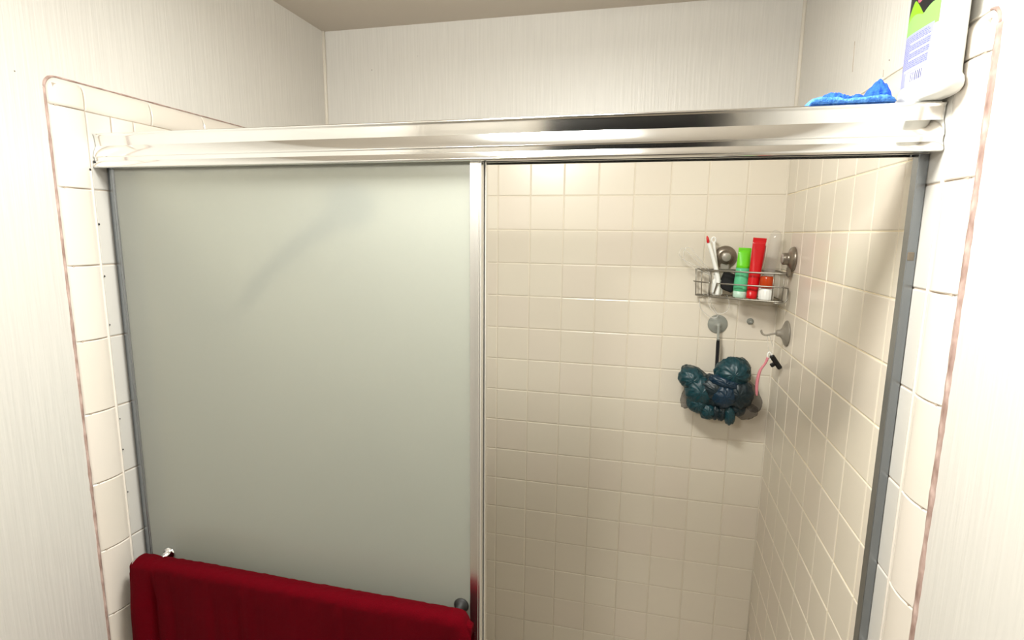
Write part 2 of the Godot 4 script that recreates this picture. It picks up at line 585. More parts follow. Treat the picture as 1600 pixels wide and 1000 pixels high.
# ---------------------------------------------------------------- tile work
func tiles() -> void:
	var rows := 17
	var y_low := -1.745
	var bx := Basis.IDENTITY
	# grout beds, a little behind the tile faces
	var g := G.new()
	slab(g, v(XL + 0.0005, y_low, -0.0062), v(-0.0005, T, -0.0016))
	part("grout", g, M.grout, wb)
	g = G.new()
	slab(g, v(0.0016, y_low, 0.0), v(0.0062, T, 0.8145))
	part("grout", g, M.grout_side, wr)
	g = G.new()
	slab(g, v(0.0022, y_low, 0.8145), v(0.0062, T + 0.04, 0.930))
	part("grout", g, M.grout_trim, wr)
	g = G.new()
	slab(g, v(XL - 0.0062, y_low, 0.0), v(XL - 0.0016, T, 0.8145))
	slab(g, v(XL - 0.0062, y_low, 0.8145), v(XL - 0.0022, T + 0.04, 0.925))
	part("grout", g, M.grout_trim, wl)
	# back wall: single tiles where they show through the open half, the rest behind the frosted doors joined
	var field := G.new()
	for j in rows:
		var yc := T - (j + 0.5) * T
		for i in 14:
			var x1 := -i * T
			var x0 := maxf(-(i + 1) * T, XL)
			if i < 10:
				tile(wb, bx, v((x0 + x1) / 2, yc, 0), x1 - x0, T, M.tiles[rng.randi() % 4])
			else:
				tile_into(field, bx, v((x0 + x1) / 2, yc, 0), x1 - x0, T)
	stuff(part("tile_field", field, M.tiles[0], wb))
	# right wall
	var rb := Basis(Vector3.UP, -PI / 2)
	var zs := [0.0, 0.094]
	while zs.back() < 0.75: zs.append(zs.back() + T)
	zs.append(0.8145)
	for j in rows:
		var yc := T - (j + 0.5) * T
		for i in zs.size() - 1:
			var m: Material = M.tiles[rng.randi() % 4]
			if j == 2 and (i == 1 or i == 2): m = M.pink_tile
			if j == 3 and i == 2: m = M.pink_tile
			tile(wr, rb, v(0, yc, (zs[i] + zs[i + 1]) / 2), zs[i + 1] - zs[i], T, m)
	# left wall: the top course shows above the header, the rest lies behind the frosted glass
	var lb := Basis(Vector3.UP, PI / 2)
	field = G.new()
	var zl := [0.0, 0.106]
	while zl.back() < 0.75: zl.append(zl.back() + T)
	zl.append(0.8145)
	for j in rows:
		var yc := T - (j + 0.5) * T
		for i in zl.size() - 1:
			if j == 0: tile(wl, lb, v(XL + 0.0005, yc, (zl[i] + zl[i + 1]) / 2), zl[i + 1] - zl[i], T, M.trim if i > 3 else M.tiles[0])
			else: tile_into(field, lb, v(XL + 0.0005, yc, (zl[i] + zl[i + 1]) / 2), zl[i + 1] - zl[i], T)
	stuff(part("tile_field", field, M.tiles[1], wl))
	# trim tiles: strip outside the jamb, bullnose down the edge, bullnose along the top
	for s in [-1, 1]:
		var w: Node3D = wl if s < 0 else wr
		var xf := XL if s < 0 else 0.0
		var wid := 0.068 if s < 0 else 0.074
		var basis := lb if s < 0 else rb
		var z0 := 0.869
		var up := func(p: Vector2, y: float) -> Vector3: return v(xf - s * p.y, y, z0 + p.x)
		var y := T
		for k in 13:
			var yb := maxf(y - PITCH, y_low)
			if y - yb < 0.02: break
			tile(w, basis, v(xf + s * 0.0004, (y + yb) / 2, 0.8145 + 0.027), 0.054, y - yb, M.strip)
			trim_piece(w, bullnose(wid), up, yb + GAP / 2, y - GAP / 2, M.trim if k % 2 else M.trim2)
			y = yb
		trim_corner(w, bullnose(wid), up, T, 0.160, wid, M.trim)
		var along := func(p: Vector2, z: float) -> Vector3: return v(xf - s * p.y, T + p.x, z)
		var z := 0.869
		while z > 0.02:
			var zb := maxf(z - PITCH, 0.002)
			trim_piece(w, bullnose(0.052), along, zb + GAP / 2, z - GAP / 2, M.trim)
			z = zb
		# caulk and grime along the outer edge
		var out := Vector3(-s, 0, 0)
		var xe: float = xf + s * 0.0052
		caulk(w, "caulk_line", line(v(xe, -1.74, z0 + wid + 0.001), v(xe, 0.138, z0 + wid + 0.001), 160), out, Vector3(0, 0, 1), 0.006 if s < 0 else 0.0105, 0.0045 if s < 0 else 0.012, M.grime, 5 + s)
		var arc := []
		for k in 9:
			var a := k / 8.0 * PI / 2
			arc.append(v(xe, 0.138 + 0.024 * sin(a), z0 + wid - 0.022 + 0.023 * cos(a)))
		caulk(w, "caulk_line", arc, out, Vector3(0, 0.7, 0.7), 0.006, 0.004, M.grime, 15 + s)
		caulk(w, "caulk_line", line(v(xe, 0.162, z0 + wid - 0.022), v(xe, 0.162, 0.0), 60), out, Vector3(0, 1, 0), 0.003, 0.0016, M.grime if s < 0 else M.bead, 25 + s)
		# white sealant bead between strip and bullnose
		caulk(w, "sealant_bead", line(v(xf - s * 0.0002, -1.74, 0.8695), v(xf - s * 0.0002, 0.0, 0.8695), 120), out, Vector3(0, 0, 1), 0.0045 if s < 0 else 0.0065, 0.0045 if s < 0 else 0.006, M.trim2, 45 + s)
	# black specks on the left sealant
	for p in [[0.862, 0.012, 0.0026], [0.872, -0.0035, 0.002], [0.866, -0.112, 0.0018], [0.866, -0.219, 0.0016], [0.866, -0.322, 0.0014], [0.866, -0.53, 0.0014], [0.866, -0.70, 0.0014], [0.8665, -0.60, 0.0016]]:
		g = G.new()
		g.lathe([Vector2(0, -0.4), Vector2(0.7, -0.3), Vector2(1, 0), Vector2(0.7, 0.35), Vector2(0, 0.5)], 8, Transform3D(Basis(Vector3(0, 1.3, 0.2), Vector3(1, 0, 0), Vector3(0, 0, 1)) * Basis.from_scale(Vector3.ONE * p[2]), v(XL + 0.0018, p[1], p[0])))
		part("mildew_speck", g, M.dark, wl)
	# sealant in the two inside corners
	for xc in [-0.0004, XL + 0.0012]:
		g = G.new()
		g.tube(line(v(xc, -1.74, 0.0008), v(xc, T, 0.0008), 2), 0.0028, 8)
		part("sealant_bead", g, M.tiles[2], wb)
	# small old marks on the paint
	for p in [[wl, Vector3(XL - 0.0058, 0.153, 0.985), 0.0016], [wb, Vector3(-1.322, 0.418, -0.0058), 0.0022], [wb, Vector3(-1.155, 0.452, -0.0058), 0.0014], [wr, Vector3(0.0058, 0.19, 0.62), 0.0015]]:
		g = G.new()
		g.lathe([Vector2(0, -1), Vector2(0.7, -0.7), Vector2(1, 0), Vector2(0.7, 0.7), Vector2(0, 1)], 8, Transform3D(Basis.from_scale(Vector3.ONE * p[2] * 0.8), v(p[1].x, p[1].y, p[1].z)))
		part("nail_hole", g, M.nickel, p[0])
	for l in [[v(0.0058, 0.282, 0.429), v(0.0058, 0.221, 0.434)], [v(0.0058, 0.179, 0.600), v(0.0058, 0.167, 0.601)]]:
		g = G.new()
		g.tube(line(l[0], l[1], 2), 0.0008, 6)
		part("crack", g, M.grout_trim, wr)
	# top trim of the back wall
	var ab := func(p: Vector2, x: float) -> Vector3: return v(x, T + p.x, p.y)
	var x := -0.002
	while x > XL + 0.02:
		var xb := maxf(x - PITCH, XL + 0.002)
		trim_piece(wb, bullnose(0.052), ab, xb + GAP / 2, x - GAP / 2, M.tiles[0])
		x = xb

# ---------------------------------------------------------------- header, jambs, sliding doors
func enclosure() -> void:
	var t := thing("shower_door_frame", v(XL / 2, -1.72, 0.83), "bright aluminium shower door frame, wide ribbed header spanning wall to wall", "door frame")
	frame_door = t
	var ax := func(p: Vector2, x: float) -> Vector3: return v(x, p.y, p.x)
	var prof := [Vector2(0.797, 0.067), Vector2(0.851, 0.0675), Vector2(0.8545, 0.069), Vector2(0.858, 0.0685), Vector2(0.8592, 0.0670), Vector2(0.8585, 0.0648), Vector2(0.8570, 0.0634),
		Vector2(0.8567, 0.0620), Vector2(0.8558, 0.0520), Vector2(0.8550, 0.0440), Vector2(0.8556, 0.0430), Vector2(0.8585, 0.0370), Vector2(0.8610, 0.0300), Vector2(0.8625, 0.0235), Vector2(0.8626, 0.0225), Vector2(0.8612, 0.0218),
		Vector2(0.8608, 0.0208), Vector2(0.86055, 0.0170), Vector2(0.8603, 0.0140), Vector2(0.8610, 0.0130), Vector2(0.8632, 0.0090), Vector2(0.8650, 0.0040), Vector2(0.8652, 0.0030), Vector2(0.8635, 0.0010), Vector2(0.8600, 0.0), Vector2(0.852, 0.0),
		Vector2(0.852, 0.012), Vector2(0.830, 0.012), Vector2(0.830, 0.001), Vector2(0.827, 0.001), Vector2(0.827, 0.012), Vector2(0.802, 0.012), Vector2(0.802, 0.0), Vector2(0.797, 0.0)]
	# the front of the profile is rounded, the channels are square: two shapes in one part
	var g := G.new()
	var x0 := XL + 0.0015
	var x1 := -0.0015
	g.push(prof, ax, x0, x1, false)
	# soften the rolled face only
	for i in g.grp.size():
		var c := (g.tri[i * 3] + g.tri[i * 3 + 1] + g.tri[i * 3 + 2]) / 3.0
		if c.z > 0.8535 and (c.y - YO < 0.044 or c.y - YO > 0.062) and (c.y - YO > 0.0208 or c.y - YO < 0.014) and absf(c.x - x0) > 0.0001 and absf(c.x - x1) > 0.0001: g.grp[i] = 7
	part("header", g, M.alu, t)
	# jambs: shallow channels up each wall
	for s in [-1, 1]:
		var xw := XL + 0.001 if s < 0 else -0.001
		var zf := 0.836 if s < 0 else 0.826
		var jp := [Vector2(0.805, 0.0), Vector2(zf, 0.0), Vector2(zf, 0.0118), Vector2(zf - 0.001, 0.0128), Vector2(0.807, 0.0128), Vector2(0.805, 0.0115)]
		var jf := func(p: Vector2, y: float) -> Vector3: return v(xw - s * p.y, y, p.x)
		g = G.new()
		g.push(jp, jf, -1.715, 0.011, false)
		part("jamb", g, M.jamb, t)
	# bottom track (below the picture)
	g = G.new()
	g.box(v(XL / 2, -1.715, 0.823), Vector3(-XL - 0.004, 0.02, 0.075), 0.003)
	part("bottom_track", g, M.alu, t)
	# clips that the jamb carries on its front edge
	g = G.new()
	g.box(v(-0.0085, -0.148, 0.8265), Vector3(0.009, 0.013, 0.003), 0.001)
	part("bumper", g, M.nickel, t)
	door(true)
	door(false)

func door(front: bool) -> void:
	var zc := 0.841 if front else 0.815
	var x0 := XL + 0.020 if front else XL + 0.022
	var x1 := -0.6785 if front else -0.6775
	var yb := -1.700
	var yt := 0.010
	var t := thing("sliding_shower_door", v((x0 + x1) / 2, yb, zc), "frosted glass sliding shower door in front, red towel over its bar" if front else "second frosted sliding shower door, stacked behind the one carrying the towel bar", "shower door")
	var g := G.new()
	g.box(v((x0 + x1) / 2, (yb + yt) / 2, zc), Vector3(x1 - x0 - 0.012, yt - yb - 0.004, 0.005), 0.0004)
	part("frosted_pane", g, M.frosted if front else M.frosted_rear, t)
	# edge profile with a rounded face
	var stile := func(xa: float, xb: float, dz: float, m: Material) -> void:
		var w := xb - xa
		var pr := [Vector2(xa, zc - 0.006), Vector2(xa, zc + dz - 0.0015), Vector2(xa + 0.0012, zc + dz), Vector2(xa + w * 0.4, zc + dz + 0.0001), Vector2(xb - 0.0045, zc + dz), Vector2(xb - 0.0040, zc + dz - 0.0008), Vector2(xb - 0.0010, zc + dz - 0.0010), Vector2(xb, zc + dz - 0.002), Vector2(xb, zc - 0.006)]
		var gg := G.new()
		var f := func(p: Vector2, y: float) -> Vector3: return v(p.x, y, p.y)
		gg.push(pr, f, yb, yt, false)
		part("stile", gg, m, t)
	stile.call(x1 - 0.021, x1, 0.008, M.brushed)
	stile.call(x0 - 0.004, x0 + (0.008 if front else 0.032), 0.004, M.jamb)
	g = G.new()
	g.box(v((x0 + x1) / 2, yb + 0.012, zc), Vector3(x1 - x0 - 0.03, 0.026, 0.012), 0.002)
	part("bottom_rail", g, M.chrome, t)
	if front:
		var by := -0.842
		var bz := 0.900
		g = G.new()
		g.tube(line(v(-1.452, by, bz), v(-0.700, by, bz), 4), 0.0085, 14)
		part("towel_bar", g, M.chrome, t)
		for x in [-1.418, -0.718]:
			g = G.new()
			var xf := Transform3D(Basis(Vector3(1, 0, 0), Vector3(0, 0, 1), Vector3(0, -1, 0)), v(x, by - 0.008, zc))
			g.lathe([Vector2(0.0, 0.003), Vector2(0.015, 0.003), Vector2(0.0155, 0.005), Vector2(0.013, 0.008), Vector2(0.008, 0.011), Vector2(0.0075, 0.040), Vector2(0.009, 0.046), Vector2(0.011, 0.052), Vector2(0.011, 0.064), Vector2(0.009, 0.067), Vector2(0.0, 0.068)], 20, xf)
			part("bar_bracket", g, M.dark if x > -1.0 else M.chrome, t)

# ---------------------------------------------------------------- towel
func towel() -> void:
	var n := FastNoiseLite.new()
	n.seed = 9
	n.frequency = 1.0
	var xa := -1.458
	var xb := -0.677
	var bz := 0.900
	var by := -0.842
	var rings := []
	var count := 120
	for k in count + 1:
		var u := k / float(count)
		var x := lerpf(xa, xb, u)
		var e := minf(u, 1 - u) * (xb - xa)          # distance from the nearer end
		var rnd := 1.0 - pow(clampf(1.0 - e / 0.022, 0, 1), 2.0) * 0.55
		var groove := exp(-pow((x + 1.392) / 0.0075, 2.0))
		var roll_l := exp(-pow((x + 1.425) / 0.02, 2.0))
		var groove_r := exp(-pow((x + 0.724) / 0.008, 2.0)) * 0.5
		var ring := PackedVector3Array()
		var drop := -0.028 * pow(clampf(1.0 - e / 0.03, 0, 1), 2.0)
		var outer := []
		var m_front := 26
		for i in m_front:
			var d := 1.0 - i / float(m_front)
			var y := by - 0.70 * d
			var fold := 0.006 * n.get_noise_2d(x * 9.0, 3.0) + 0.004 * n.get_noise_2d(x * 20.0, y * 1.5)
			var hang := clampf(d * 8.0, 0, 1)
			var z := bz + 0.0215 * rnd + (fold + 0.009 * roll_l - 0.014 * groove - 0.008 * groove_r) * hang + 0.010 * d
			outer.append(Vector2(z, y + drop))
		for i in 13:
			var a := PI * i / 12.0
			var r := 0.0215 * rnd + 0.0022 * n.get_noise_2d(x * 42.0, a * 3.0) - 0.004 * groove * sin(a)
			outer.append(Vector2(bz + r * cos(a), by + drop + r * sin(a) * (1.0 + 0.04 * sin(x * 14.0))))
		for i in 12:
			var d := (i + 1) / 12.0
			outer.append(Vector2(bz - 0.0215 * rnd + 0.002 * n.get_noise_2d(x * 9.0, 40.0), by - 0.62 * d + drop))
		for p in outer: ring.append(v(x, p.y, p.x))
		# inner face, back to the start
		for i in range(outer.size() - 1, -1, -1):
			var p: Vector2 = outer[i]
			var zz := bz + (p.x - bz) * 0.0 + (0.0095 if p.x > bz else -0.0095)
			if i >= m_front and i < m_front + 13:
				var a := PI * (i - m_front) / 12.0
				ring.append(v(x, by + drop * 0.3 + 0.0095 * sin(a), bz + 0.0095 * cos(a)))
			else:
				ring.append(v(x, p.y, zz + (p.x - bz) * 0.3 * clampf((by - p.y) * 4.0, 0.0, 1.0)))
		rings.append(ring)
	var g := G.new()
	var cnt: int = rings[0].size()
	for k in count:
		for i in cnt:
			var j := (i + 1) % cnt
			g.q(rings[k][i], rings[k][j], rings[k + 1][j], rings[k + 1][i])
	for kk in [0, count]:
		for i in cnt / 2 - 1:
			var a: PackedVector3Array = rings[kk]
			if kk == 0: g.q(a[i + 1], a[i], a[cnt - 1 - i], a[cnt - 2 - i])
			else: g.q(a[i], a[i + 1], a[cnt - 2 - i], a[cnt - 1 - i])
	g.done(true)
	var t := thing("bath_towel", v(-1.07, -1.55, bz), "deep red terry bath towel folded over the bar of the frosted door", "towel")
	part("terry_cloth", g, M.towel, t)

# ---------------------------------------------------------------- bottle on the header
func bottle() -> void:
	var base := v(-0.0235, 0.0700, 0.852)
	var t := thing("cleaner_bottle", base, "tall white flat-sided plastic bottle with green and lavender label, standing on header's right end", "bottle")
	var yaw := deg_to_rad(5.7)
	t.rotation.y = yaw
	var hl := 0.056
	var ht := 0.0175
	var rr := func(a: float, l: float, w: float, y: float) -> Vector3:
		# superellipse section, long in z
		var c := cos(a)
		var s := sin(a)
		return Vector3(w * signf(c) * pow(absf(c), 0.62), y, l * signf(s) * pow(absf(s), 0.62))
	var prof := [[0.90, 0.86, 0.0], [0.985, 0.97, 0.002], [1.06, 1.09, 0.007], [1.075, 1.12, 0.013], [1.05, 1.08, 0.019], [0.985, 0.99, 0.0245], [0.975, 0.985, 0.03], [0.965, 0.98, 0.10], [0.965, 0.975, 0.15], [0.95, 0.97, 0.19], [0.90, 0.95, 0.21], [0.76, 0.88, 0.228], [0.55, 0.82, 0.24], [0.36, 0.80, 0.248], [0.24, 0.77, 0.254], [0.23, 0.74, 0.266]]
	var rings := []
	for p in prof:
		var r := PackedVector3Array()
		for i in 48:
			r.append(rr.call(TAU * i / 48.0, hl * p[0], ht * p[1], p[2]))
		rings.append(r)
	var g := G.new()
	g.loft(rings, true, true)
	put("body", g.mesh(), M.white_plastic, t)
	g = G.new()
	g.lathe([Vector2(0, 0.262), Vector2(0.0155, 0.262), Vector2(0.016, 0.264), Vector2(0.0155, 0.287), Vector2(0.0135, 0.291), Vector2(0, 0.2915)], 24, Transform3D.IDENTITY)
	put("cap", g.mesh(), M.white_plastic, t)
	# the printed label, wrapped on the broad face
	var st := SurfaceTool.new()
	st.begin(Mesh.PRIMITIVE_TRIANGLES)
	var nu := 16
	var nv := 14
	var at := func(i: int, j: int) -> Vector3:
		var y := lerpf(0.026, 0.19, j / float(nv))
		var zz := lerpf(-0.049, 0.034, i / float(nu))
		var k := lerpf(0.985, 0.95, clampf((y - 0.05) / 0.14, 0, 1))
		var w := ht * lerpf(0.99, 0.97, clampf((y - 0.024) / 0.16, 0, 1))
		var s := clampf(absf(zz) / (hl * k), 0, 1)
		var sa := pow(s, 1.0 / 0.62)
		var xx := w * pow(sqrt(maxf(0, 1 - sa * sa)), 0.62)
		return Vector3(-xx - 0.0003, y, zz)
	for i in nu:
		for j in nv:
			var c := [[i, j], [i + 1, j], [i + 1, j + 1], [i, j + 1]]
			for k in [0, 2, 1, 0, 3, 2]:
				st.set_uv(Vector2(c[k][0] / float(nu), 1.0 - c[k][1] / float(nv)))
				st.add_vertex(at.call(c[k][0], c[k][1]))
	st.generate_normals()
	var lm := mat(Color.WHITE, 0.35)
	lm.albedo_texture = label_art()
	lm.cull_mode = BaseMaterial3D.CULL_DISABLED
	put("label", st.commit(), lm, t, Vector3.ZERO, "printed label, green picture above lavender text and a barcode")

func label_art() -> ImageTexture:
	var w := 256
	var h := 560
	var im := Image.create(w, h, false, Image.FORMAT_RGBA8)
	im.fill(Color(0.97, 0.97, 0.97))
	var r := RandomNumberGenerator.new()
	r.seed = 4
	# top: dark picture with leaves and blossoms, green field below
	im.fill_rect(Rect2i(0, 0, w, 250), Color(0.07, 0.06, 0.09))
	for k in 26:
		var c := [Color(0.75, 0.35, 0.42), Color(0.85, 0.82, 0.74), Color(0.55, 0.25, 0.38), Color(0.35, 0.5, 0.15)][r.randi() % 4] as Color
		disc(im, r.randi_range(10, w - 10), r.randi_range(10, 205), r.randi_range(8, 22), c)
	for y in range(170, 330):
		for x in w:
			var edge := 262.0 - x * 0.06 - 24.0 * absf(sin(x * 0.022))
			if y > edge: im.set_pixel(x, y, Color(0.55, 0.76, 0.40))
			if y > edge - 70 + absf(x - 70) * 0.9 and y <= edge: im.set_pixel(x, y, Color(0.52, 0.78, 0.10))
	for y in range(318, h):
		for x in w:
			if x < 232 - (y - 318) * 0.12: im.set_pixel(x, y, Color(0.62, 0.63, 0.80))
	# lines of small print, too small to read, with white rules between the paragraphs
	var y := 330
	while y < 480:
		var x := 8
		while x < 205:
			var l := r.randi_range(6, 22)
			im.fill_rect(Rect2i(x, y, l, 4), Color(0.40, 0.42, 0.66))
			x += l + 5
		y += 9
	for ry in [362, 402, 438]: im.fill_rect(Rect2i(70, ry, 150, 6), Color(0.97, 0.97, 0.98))
	im.fill_rect(Rect2i(40, 484, 170, 9), Color(0.97, 0.97, 0.98))
	im.fill_rect(Rect2i(60, 500, 150, 60), Color(0.97, 0.97, 0.98))
	var bx := 100
	while bx < 186:
		var bw := r.randi_range(5, 10)
		im.fill_rect(Rect2i(bx, 504, bw, 44), Color(0.34, 0.34, 0.52))
		bx += bw + r.randi_range(4, 6)
	return ImageTexture.create_from_image(im)

func disc(im: Image, cx: int, cy: int, rad: int, c: Color) -> void:
	for y in range(maxi(0, cy - rad), mini(im.get_height(), cy + rad)):
		for x in range(maxi(0, cx - rad), mini(im.get_width(), cx + rad)):
			if (x - cx) * (x - cx) + (y - cy) * (y - cy) * 1.6 < rad * rad: im.set_pixel(x, y, c)

# ---------------------------------------------------------------- blue cloth
func cloth() -> void:
	var n := FastNoiseLite.new()
	n.seed = 21
	n.frequency = 1.0
	var light := mat(Color(0.52, 0.77, 1.0), 0.95)
	light.uv1_triplanar = true; light.uv1_scale = Vector3.ONE * 12
	light.albedo_texture = noise_tex(0.03, 31, Color(0.30, 0.50, 0.82), Color(1, 1, 1), 256, 4)
	light.heightmap_enabled = true; light.heightmap_texture = noise_tex(0.09, 32, Color.BLACK, Color.WHITE, 256, 3); light.heightmap_scale = 0.15
	var deep := light.duplicate() as StandardMaterial3D
	deep.albedo_color = Color(0.26, 0.52, 0.95)
	var t := thing("cleaning_cloth", v(-0.118, 0.0690, 0.834), "crumpled blue cleaning cloth lying on top of the header beside the bottle", "cloth")
	var y0 := 0.0695
	# folded lower layer
	var rings := []
	for k in 41:
		var u := k / 40.0
		var x := lerpf(-0.1755, -0.0640, u)
		var e := minf(u, 1 - u)
		var h := 0.0125 * pow(clampf(e / 0.06, 0.05, 1), 0.5) * (1 + 0.25 * n.get_noise_1d(x * 60)) * (0.72 + 0.28 * absf(cos((u - 0.1) * 4.2)))
		var r := PackedVector3Array()
		for i in 20:
			var a := TAU * i / 20
			var zz := 0.833 + 0.027 * cos(a) * (1 + 0.08 * n.get_noise_2d(x * 50, a))
			var yy := y0 + h / 2 + h / 2 * signf(sin(a)) * pow(absf(sin(a)), 0.5) * (1 + (0.15 * n.get_noise_2d(x * 90, a * 2) if sin(a) > 0 else 0.0))
			r.append(v(x, maxf(yy, y0), zz))
		rings.append(r)
	var g := G.new()
	g.loft(rings, true, true)
	part("fold", g, light, t)
	# crumpled upper layer, height after its outline
	var sil := [[-0.166, 0.007], [-0.157, 0.013], [-0.149, 0.018], [-0.143, 0.0205], [-0.134, 0.0190], [-0.124, 0.0150], [-0.115, 0.0135], [-0.108, 0.0165], [-0.101, 0.0125], [-0.096, 0.0150], [-0.089, 0.0260], [-0.083, 0.0335], [-0.079, 0.0360], [-0.0755, 0.0310], [-0.0725, 0.0300], [-0.069, 0.0235], [-0.067, 0.012]]
	rings = []
	for k in 81:
		var x := lerpf(-0.166, -0.067, k / 80.0)
		var h := 0.0
		for i in sil.size() - 1:
			if x >= sil[i][0] - 1e-6 and x <= sil[i + 1][0] + 1e-6:
				h = lerpf(sil[i][1], sil[i + 1][1], smoothstep(0, 1, (x - sil[i][0]) / (sil[i + 1][0] - sil[i][0])))
		var r := PackedVector3Array()
		for i in 24:
			var a := TAU * i / 24
			var wv := 1 + 0.22 * n.get_noise_2d(x * 130, cos(a) * 4) + 0.12 * n.get_noise_2d(x * 300, cos(a) * 8 + 20)
			var zz := 0.830 + 0.021 * cos(a) * (1 + 0.15 * n.get_noise_2d(x * 70, a + 9))
			var top := (0.006 + (h - 0.006) * pow(maxf(0, sin(a)), 0.6)) if sin(a) > 0 else 0.006
			r.append(v(x, y0 + 0.001 + (top if sin(a) <= 0 else maxf(0.006, top * lerpf(1.0, wv, absf(cos(a)) * 0.7 + 0.15))), zz))
		rings.append(r)
	g = G.new()
	g.loft(rings, true, true)
	part("crumple", g, deep, t)

# ---------------------------------------------------------------- corner basket and what it holds
const RIM := -0.222
const MID := -0.259
const BOT := -0.300
func basket_plan(inset := 0.0) -> Array:
	return [Vector2(-0.243 + inset, 0.030), Vector2(-0.205 + inset * 0.6, 0.068 - inset), Vector2(-0.145, 0.105 - inset), Vector2(-0.080, 0.132 - inset), Vector2(-0.022 - inset * 0.3, 0.150 - inset * 0.5)]

func ring_path(y: float, inset: float, closed: bool) -> Array:
	var p := basket_plan(inset)
	var pts := []
	for q in p: pts.append(v(q.x, y, q.y))
	var out := smooth_path(pts, 6)
	if closed:
		out.append(v(-0.013 - inset, y, 0.140 - inset)); out.append(v(-0.012 - inset, y, 0.128 - inset))
		out.append(v(-0.012 - inset, y, 0.030)); out.append(v(-0.014 - inset, y, 0.018)); out.append(v(-0.024 - inset, y, 0.014))
		out.append(v(-0.226 + inset, y, 0.014)); out.append(v(-0.239 + inset, y, 0.018)); out.append(out[0])
	return out

func suction_cup(parent: Node3D, at: Vector3, normal: Vector3) -> void:
	var y := normal
	var x := Vector3.UP
	var z := x.cross(y)
	var xf := Transform3D(Basis(x, y, z), at)
	var g := G.new()
	g.lathe([Vector2(0, 0.0), Vector2(0.0325, 0.0), Vector2(0.0335, 0.002), Vector2(0.0325, 0.0055), Vector2(0.028, 0.0105), Vector2(0.021, 0.0135), Vector2(0.0175, 0.015), Vector2(0.0165, 0.019), Vector2(0.0168, 0.026), Vector2(0.0158, 0.0285), Vector2(0.0, 0.0285)], 32, xf)
	var c := part("suction_cup", g, M.nickel, parent)
	g = G.new()
	g.lathe([Vector2(0, 0.0275), Vector2(0.0128, 0.0275), Vector2(0.0132, 0.0300), Vector2(0.0118, 0.0312), Vector2(0.0, 0.0318)], 28, xf)
	part("button", g, M.nickel_light, c)

